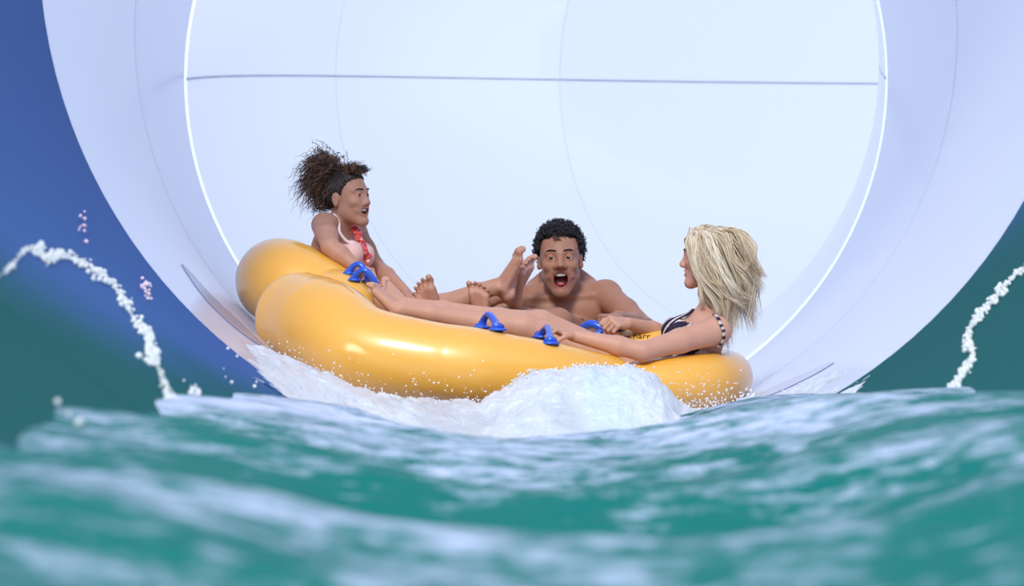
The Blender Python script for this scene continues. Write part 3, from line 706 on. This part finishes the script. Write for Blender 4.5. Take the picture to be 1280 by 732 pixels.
    for k in range(80):
        p = q[RNG.randint(26)] + RNG.randn(3) * [.007, .006, .006]
        vv, ff = sph((0, 0, 0), RNG.uniform(.006, .011), 8, 6, (1, .5, 1)); a = RNG.rand() * 3; rm = np.array([[math.cos(a), 0, math.sin(a)], [0, 1, 0], [-math.sin(a), 0, math.cos(a)]])
        A.add(vv @ rm + p, ff, random.choice([(.80, .13, .13), (.85, .22, .2), (.88, .5, .45), (.7, .08, .09)]))
    A.build('flower_ruffle', M_cloth, root)
    # toenails
    # hair: gathered on the crown and bursting into curls behind
    ctr = []; wd = []; cl = []
    def tone(): a = RNG.rand(); return np.array((.022, .014, .012)) * (1 - a) + np.array((.33, .17, .09)) * a if RNG.rand() > .25 else np.array((.025, .016, .014))
    crown = H.p(0, -.050, .112)
    so = np.array([0, -.018, .048]); sr = np.array([.079, .0985, .086])
    def onskull(L, m=1.0): d = (np.array(L) - so) / sr; return so + d / np.linalg.norm(d) * sr * m
    lc = np.array([0, -.055, .112])
    for k in range(900):                                  # combed hair lying on the skull
        side = RNG.choice([1, -1]); y = RNG.uniform(-.10, .078); z = np.interp(y, HY, HZ) + RNG.uniform(-.003, .012)
        x = side * math.sqrt(max(0, 1 - ((y - so[1]) / sr[1]) ** 2 - ((z - so[2]) / sr[2]) ** 2)) * sr[0] if y < .06 else RNG.uniform(-.06, .06)
        a0 = np.array([x, y, z]); m = RNG.uniform(1.0, 1.05)
        ctr.append([H.p(*onskull(a0 * (1 - t) + lc * t, m + .05 * t)) for t in (0, .25, .5, .75, 1)]); wd.append(.0026); cl.append(np.array((.03, .019, .016)) * RNG.uniform(.5, 1.7))
    A1 = strands(None, ctr, wd, cl, 9, .004, .002, 3)
    ctr = []; wd = []; cl = []
    for k in range(1000):                                   # ponytail puff
        d = unit(np.array([-.85, 0, .05]) + RNG.randn(3) * [.45, .55, .62]); ln = RNG.uniform(.07, .155) * (1.0 if d[0] < -.3 else .62)
        p0 = crown + RNG.randn(3) * [.018, .02, .014] + d * .01; p1 = p0 + d * ln * .5 + [0, 0, .012]; p2 = p0 + d * ln + [-.005, 0, -.035 * RNG.rand() - .03 * (d[0] < -.5)]
        ctr.append([p0, p1, p2]); wd.append(RNG.uniform(.0009, .0018)); cl.append(tone())
    for k in range(230):                                   # loose front curls
        p0 = H.p(RNG.uniform(-.05, .05), RNG.uniform(-.02, .072), .118 + RNG.uniform(-.02, .0)); d = unit(np.array([.45, -.1, .8]) + RNG.randn(3) * .5)
        ctr.append([p0, p0 + d * .02, p0 + d * RNG.uniform(.025, .05)]); wd.append(RNG.uniform(.0009, .0016)); cl.append(tone() * RNG.uniform(.5, 1.3))
    for k in range(260):                                   # nape and behind the ear
        p0 = H.p(RNG.uniform(-.06, .068), -.075 - .02 * RNG.rand(), RNG.uniform(-.03, .07)); d = unit(np.array([-.9, 0, -.25]) + RNG.randn(3) * .45)
        ctr.append([p0, p0 + d * .025, p0 + d * RNG.uniform(.035, .08)]); wd.append(RNG.uniform(.0009, .0016)); cl.append(tone())
    A2 = strands(None, ctr, wd, cl, 22, .006, .0065, 5)
    A1.v += A2.v; A1.f += [q + A1.n for q in A2.f]; A1.c += A2.c; A1.n += A2.n
    A1.build('hair', M_hair, root)
    return root
def smoothmesh_line(c, it=3):
    c = c.copy()
    for _ in range(it): c[1:-1] = .5 * c[1:-1] + .25 * (c[:-2] + c[2:])
    return c

#MAN# ---------------------------------------------------------------- rider at the back
def man():
    skin = (.36, .175, .115)
    H = Frame(P(700, 326, 9.72), (-.03, -1, -.03), (-.04, -.10, 1), 1.10)
    B = Body(P(505, 455, 9.0), P(830, 278, 10.2), .0036)
    pel = P(712, 436, 10.0); ch = P(701, 398, 9.86)
    Mt = Frame(ch, (-.02, -1, -.05), (-.02, -.35, 1)).M
    shR = P(645, 374, 9.80); shL = P(757, 369, 9.80)
    B.ell(ch, (.165, .105, .15), Mt, .03); B.ell(P(703, 388, 9.82), (.185, .09, .085), Mt, .04); B.ell(P(707, 425, 9.92), (.14, .10, .12), Mt, .04); B.ell(pel, (.16, .12, .09), Mt, .04)
    B.cap(shR + [.01, 0, 0], P(700, 362, 9.84), .050, .050, .04); B.cap(shL - [.01, 0, 0], P(700, 362, 9.84), .050, .050, .04)
    for a, b in ((P(668, 358, 9.86), P(688, 340, 9.84)), (P(736, 354, 9.86), P(716, 338, 9.84))): B.cap(a, b, .030, .028, .04)   # trapezius
    B.cap(P(702, 368, 9.84), H.p(0, -.02, -.045), .060, .058, .03)
    for q in (1, -1):
        B.ell(P(701, 390, 9.78) + q * .078 * Mt[0], (.080, .040, .062), Mt, .02)          # pectorals
        B.cap(P(701, 371, 9.74) + q * .01 * Mt[0], (shR if q > 0 else shL) + [0, -.035, .005], .012, .012, .02)   # collar bones
        B.ell((shR if q > 0 else shL) + [q * -.005, 0, 0], (.062, .058, .062), None, .025)
    elL = P(806, 410, 9.55); wrL = P(772, 397, 9.26)
    B.chain([shL, shL * .5 + elL * .5, elL], [.058, .052, .041], .02); B.chain([elL, elL * .6 + wrL * .4, wrL], [.042, .042, .028], .015)
    hand(B, wrL, unit(P(744, 395, 9.14) - wrL), (-.15, -.35, 1), -1, (1.25, 1.1, .6), 1.0, 0, .8)
    elR = P(618, 396, 9.95); wrR = P(628, 389, 9.62); elR = P(612, 392, 9.86)
    B.chain([shR, shR * .5 + elR * .5, elR], [.058, .050, .040], .02); wrR = P(658, 392, 9.62)
    B.chain([elR, elR * .6 + wrR * .4, wrR], [.040, .038, .027], .015)
    hand(B, wrR, (.8, -.5, -.3), (.1, -.3, 1), 1, (.6, .8, .6), 1.0)
    # legs: bent knee in front, both feet soles to the camera
    knL = P(697, 403, 9.42); anL = P(606, 398, 9.32); knR = P(640, 418, 9.55); anR = P(549, 398, 9.26)
    for hp, kn, an in ((pel - .09 * Mt[0], knL, anL), (pel + .09 * Mt[0], knR, anR)):
        B.cap(hp, kn, .085, .056, .03); m = kn * .68 + an * .32
        B.chain([kn, m + [0, 0, -.01], kn * .25 + an * .75, an], [.054, .055, .040, .034], .02)
    foot(B, anL + [0, .02, 0], unit((-.12, -.15, 1)), unit((.25, 1, .1)), 1, .86, .4, .1)
    foot(B, anR + [0, .02, 0], unit((-.38, -.15, 1)), unit((.30, 1, .1)), -1, .98, .2, .1)
    head(B, H, (.0250, .0275), -.060, .022, True, .0064, True, .004)
    v, f = B.surf(); v = smoothmesh(v, f, 1, .4); nrm = vnorm(v, f); col = skincol(v, skin, 2)
    for an in (anL, anR):
        m = (np.abs(v[:, 0] - an[0]) < .13) & (v[:, 1] < an[1] + .03) & (v[:, 2] > an[2] - .1) & (nrm[:, 1] < -.2)
        col[m] = col[m] * .4 + np.array((.56, .30, .22)) * .6
    for q in (1, -1):
        c = P(701, 402, 9.74) + q * .083 * Mt[0]; d = np.linalg.norm((v - c) * [1, .3, 1], axis=1); col[(d < .013) & (nrm[:, 1] < 0) & (v[:, 1] > 9.5)] = (.07, .035, .03)
    def hl(L): return (L[:, 2] > .098) | ((L[:, 1] < .030) & (L[:, 2] > .02)) | ((L[:, 2] > .080) & (L[:, 1] < .06)) | ((L[:, 1] < -.02) & (L[:, 2] > -.05))
    headcolor(H, v, col, skin, (.30, .11, .09), (.02, .015, .018), hl)
    Lh = H.loc(v); beard = (Lh[:, 2] < -.062) & (Lh[:, 2] > -.15) & (Lh[:, 1] > .02) & (np.abs(Lh[:, 0]) < .06)
    w_, h_, ly, cz = H.mouth; e = np.sqrt((Lh[:, 0] / (w_ + .008)) ** 2 + ((Lh[:, 2] - cz) / (h_ + .008)) ** 2)
    k = (beard & (e > 1.1)); col[k] *= np.array([.80, .80, .84])
    root = empty('person', pel, label='bare-chested man with short black curls and a wide open mouth behind crossed feet', cat='person')
    mesh('body', v, f, M_skin, root, True, col)
    face_parts(H, root, (.03, .015, .008), (.015, .01, .01), (.10, .0), .003, True, True, .48)
    ctr = []; wd = []; cl = []
    for k in range(2300):
        d = unit(RNG.randn(3)); x, y, z = d * [.080, .100, .088]; y -= .016; z += .048
        L = np.array([x, y, z])
        if z < .0 and y > -.03: continue
        if z < -.04: continue
        if y > .035 and z < .092: continue
        if y > .0 and z < .045 and y > .01: continue
        if abs(x) > .06 and z < .03 and y > -.02: continue
        p0 = H.p(*L); n = unit(d @ H.M + RNG.randn(3) * .45); ln = RNG.uniform(.012, .030)
        ctr.append([p0 - n * .006, p0 + n * ln * .5, p0 + n * ln]); wd.append(RNG.uniform(.0016, .0028)); cl.append(np.array((.012, .010, .014)) * RNG.uniform(.6, 2.2))
    for k in range(5): p0 = H.p(.018 - k * .004, .082, .098); ctr.append([p0, p0 + [0, -.004, -.012], p0 + [.003 * k - .004, -.002, -.03]]); wd.append(.0016); cl.append(np.array((.014, .010, .014)))
    strands(None, ctr, wd, cl, 12, .003, .0062, 2.2, 4).build('hair', M_hair_dark, root)
    # pale band at the wrist
    t = np.linspace(0, 2 * np.pi, 25); ax = unit(wrR - elR); a = unit(np.cross(ax, [0, 0, 1])); b = np.cross(ax, a); c = P(619, 387, 9.50)
    # shorts
    L = (v - pel) @ Mt.T; m = (L[:, 2] < .06) & (np.linalg.norm(v - pel, axis=1) < .30)
    if m.sum() > 50: cloth_from('swim_shorts', v, f, nrm, m, .005, np.tile(np.array((.03, .05, .16)), (len(v), 1)), root)
    return root

#BLONDE# ---------------------------------------------------------------- rider on the right
def blonde():
    skin = (.56, .305, .215)
    H = Frame(P(885, 324, 9.0), (-.97, .16, .03), (.12, 0, 1), .95)
    B = Body(P(452, 480, 8.55), P(945, 278, 9.45), .0036)
    pel = P(822, 478, 9.02); ch = P(876, 422, 9.02); nb = P(889, 388, 9.02)
    Mt = Frame(ch, (-.92, .10, .30), (.35, 0, 1)).M
    shL = P(896, 413, 8.86); shR = P(880, 405, 9.20)
    B.ell(ch, (.14, .090, .12), Mt, .03); B.ell(P(850, 452, 9.02), (.125, .09, .12), Mt, .05); B.ell(pel, (.15, .10, .09), Mt, .05)
    B.cap(shL, shR, .048, .045, .04); B.cap(nb + [0, 0, -.03], H.p(0, -.02, -.04), .045, .042, .03)
    for q in (1, -1): B.ell(P(856, 418, 9.02) + q * .062 * Mt[0] + .035 * Mt[1], (.055, .050, .052), Mt, .02)
    elL = P(803, 439, 8.70); wrL = P(716, 419, 8.72)
    B.chain([shL, shL * .5 + elL * .5 + [0, 0, .0], elL], [.052, .043, .035], .02); B.chain([elL, elL * .65 + wrL * .35, wrL], [.035, .035, .0225], .015)
    hand(B, wrL, unit(P(690, 411, 8.70) - wrL), (-.25, -.1, 1), -1, (.95, 1.15, .8), .86)
    elR = P(832, 417, 9.24); wrR = P(785, 404, 9.10)
    B.chain([shR, (shR + elR) / 2, elR], [.044, .037, .033], .02); B.chain([elR, elR * .65 + wrR * .35, wrR], [.033, .033, .0225], .015)
    hand(B, wrR, unit(P(764, 402, 9.04) - wrR), (-.1, -.75, .65), 1, (1.1, 1.2, .8), .90, 0, .5)
    knL = P(655, 408, 8.90); anL = P(500, 386, 8.84); knR = P(676, 404, 9.06); anR = P(512, 381, 9.02)
    for hp, kn, an in ((pel - .06 * Mt[0] + [0, 0, .01], knL, anL), (pel + .07 * Mt[0], knR, anR)):
        B.cap(hp, kn, .075, .050, .03); m = kn * .68 + an * .32
        B.chain([kn, m + [0, 0, -.008], kn * .25 + an * .75, an], [.045, .042, .031, .0275], .02)
    foot(B, anL, unit((-.50, .02, .85)), unit((.80, -.50, .45)), -1, .78, .2, .1)
    foot(B, anR, unit((-.52, .0, .84)), unit((.80, -.45, .45)), 1, .78, .2)
    head(B, H, (.018, .006), -.055, .002, False, .0045)
    v, f = B.surf(); v = smoothmesh(v, f, 1, .4); nrm = vnorm(v, f); col = skincol(v, skin, 3)
    headcolor(H, v, col, skin, (.55, .20, .17), (.42, .33, .22), lambda L: ((L[:, 1] < .03) & (L[:, 2] > -.03)) | (L[:, 2] > .085))
    root = empty('person', pel, label='blonde woman in a dark striped swimsuit in profile on the right of the raft', cat='person')
    mesh('body', v, f, M_skin, root, True, col)
    face_parts(H, root, (.12, .16, .2), (.20, .13, .08), (0, 0), 0)
    L = (v - ch) @ Mt.T
    arms = np.zeros(len(v), bool)
    for a, b in ((shL, elL), (shR, elR), (elL, wrL), (elR, wrR)):
        t = np.clip((v - a) @ (b - a) / ((b - a) @ (b - a)), 0, 1); arms |= (np.linalg.norm(v - a - t[:, None] * (b - a), axis=1) < .060 - .014 * t) & (t > .05)
    tor = (np.abs(L[:, 0]) < .165) & (np.abs(L[:, 1]) < .15) & (L[:, 2] > -.30)
    body = tor & ~arms & (L[:, 2] < np.where(L[:, 1] > 0, .035, -.045)) 
    strp = np.sin((L[:, 0] * .6 + L[:, 2] * .5 + L[:, 1] * .6) * 6.28 / .030) > .66
    c = np.where(strp[:, None], np.array((.75, .68, .68)), np.array((.030, .020, .045)))
    cloth_from('swimsuit', v, f, nrm, body, .004, c, root)
    def onbody(pts, off=.005):
        out = []
        for p in pts:
            d = np.linalg.norm(v - p, axis=1); k = np.argmin(d); out.append(v[k] + nrm[k] * off)
        return smoothmesh_line(np.array(out), 3)
    def sarr(pts, rr, name='strap', n=26, per=4):
        c = onbody(catmull(pts, n)); vv, ff = sweep(c, rr, 8, .45, (0, 0, 1), False)
        k = np.repeat((np.arange(n) // (per // 2)) % 2 == 0, 8)[:, None]
        mesh(name, vv, ff, M_cloth, root, True, np.where(k, np.array((.03, .02, .04)), np.array((.62, .52, .48))))
    sarr([P(893, 391, 8.86), P(901, 402, 8.80), P(905, 413, 8.80), P(903, 426, 8.82), P(898, 445, 8.84)], .008)
    for o, cc_ in ((0, (.03, .02, .045)), (.009, (.75, .68, .68)), (.018, (.03, .02, .045))):
        q = onbody(catmull([P(858, 381, 8.98), P(846, 393, 8.93), P(834, 408, 8.93), P(826, 422, 8.95)], 16) + [o, 0, 0]); capped('strap', q, .0065, M_cloth, root, 8, .5, col=cc_)
    # long hair thrown back by the ride
    ctr = []; wd = []; cl = []
    base = np.array((.68, .55, .37)); dk = np.array((.36, .26, .16)); lt = np.array((.90, .82, .66))
    locks = []
    for k in range(120):
        u = RNG.rand(); dd = -1 + 2 * RNG.rand() ** 1.35
        locks.append((u, dd, RNG.randn(5, 2), RNG.rand(), RNG.rand(), RNG.randn(4)))
    I = lambda u, *q: np.interp(u, np.linspace(0, 1, len(q)), q)
    for k in range(2600):
        u0, dd0, J, q0, c0, sw = locks[k % len(locks)]
        u = np.clip(u0 + RNG.randn() * .022, 0, 1); dd = np.clip(dd0 + RNG.randn() * .06, -1, 1); q = RNG.rand(); ln = .5 * q0 + .5 * q
        j = lambda i, a, b: (J[i, 0] * a + RNG.randn() * a * .35, J[i, 1] * b + RNG.randn() * b * .35)
        a = j(0, 2.5, 1.2); p0 = P(I(u, 866, 880, 902) + a[0], I(u, 285, 280, 282) + 7 * dd * dd + a[1] + 2, 9.0 + .045 * dd)
        a = j(1, 2.5, 2.5); p1 = P(I(u, 861, 886, 925) + a[0], I(u, 303, 303, 290) + a[1], 9.0 + .092 * dd * (1 - .15 * u))
        a = j(2, 3, 4); p2 = P(I(u, 871, 897, 939) + a[0], I(u, 343, 338, 312) + a[1], 9.0 + .100 * dd)
        a = j(3, 5, 5); p3 = P(I(u, 884, 907, 929, 944) + a[0], I(u, 374, 370, 356, 333) + a[1], 9.0 + .095 * dd + sw[0] * .012)
        a = j(4, 7, 6); drop = (q0 > .72) * (.2 < u0 < .95)
        p4 = P(I(u, 894, 922, 946, 953) + a[0] - 6 * drop, I(u, 398, 390, 366, 348) + a[1] + drop * (18 + 26 * q), 9.0 + .08 * dd + sw[1] * .02)
        if u0 < .10 and dd < -.2 and c0 < .4: continue
        ctr.append([p0, p1, p2, p3, p3 * (1 - ln * .9) + p4 * ln * .9 if ln < .5 else p4]); wd.append(RNG.uniform(.0007, .0019))
        t = np.clip(.75 * c0 + .25 * RNG.rand() + (.12 if u0 < .3 else 0), 0, 1); cl.append(dk * (1 - t / .4) + base * t / .4 if t < .4 else base * (1 - (t - .4) / .6) + lt * (t - .4) / .6)
    for k in range(60):                                   # flyaway hairs
        p0 = P(RNG.uniform(885, 940), RNG.uniform(285, 360), 9 + RNG.uniform(-.08, .08)); d = np.array([RNG.uniform(.3, 1), RNG.randn() * .3, RNG.uniform(-.9, .4)]) * RNG.uniform(.04, .09)
        ctr.append([p0, p0 + d * .5 + [0, 0, .008], p0 + d]); wd.append(.0006); cl.append(lt)
    strands(None, ctr, wd, cl, 20, .007, .0, 4, 3).build('hair', M_hair, root)
    return root
girl(); man(); blonde()
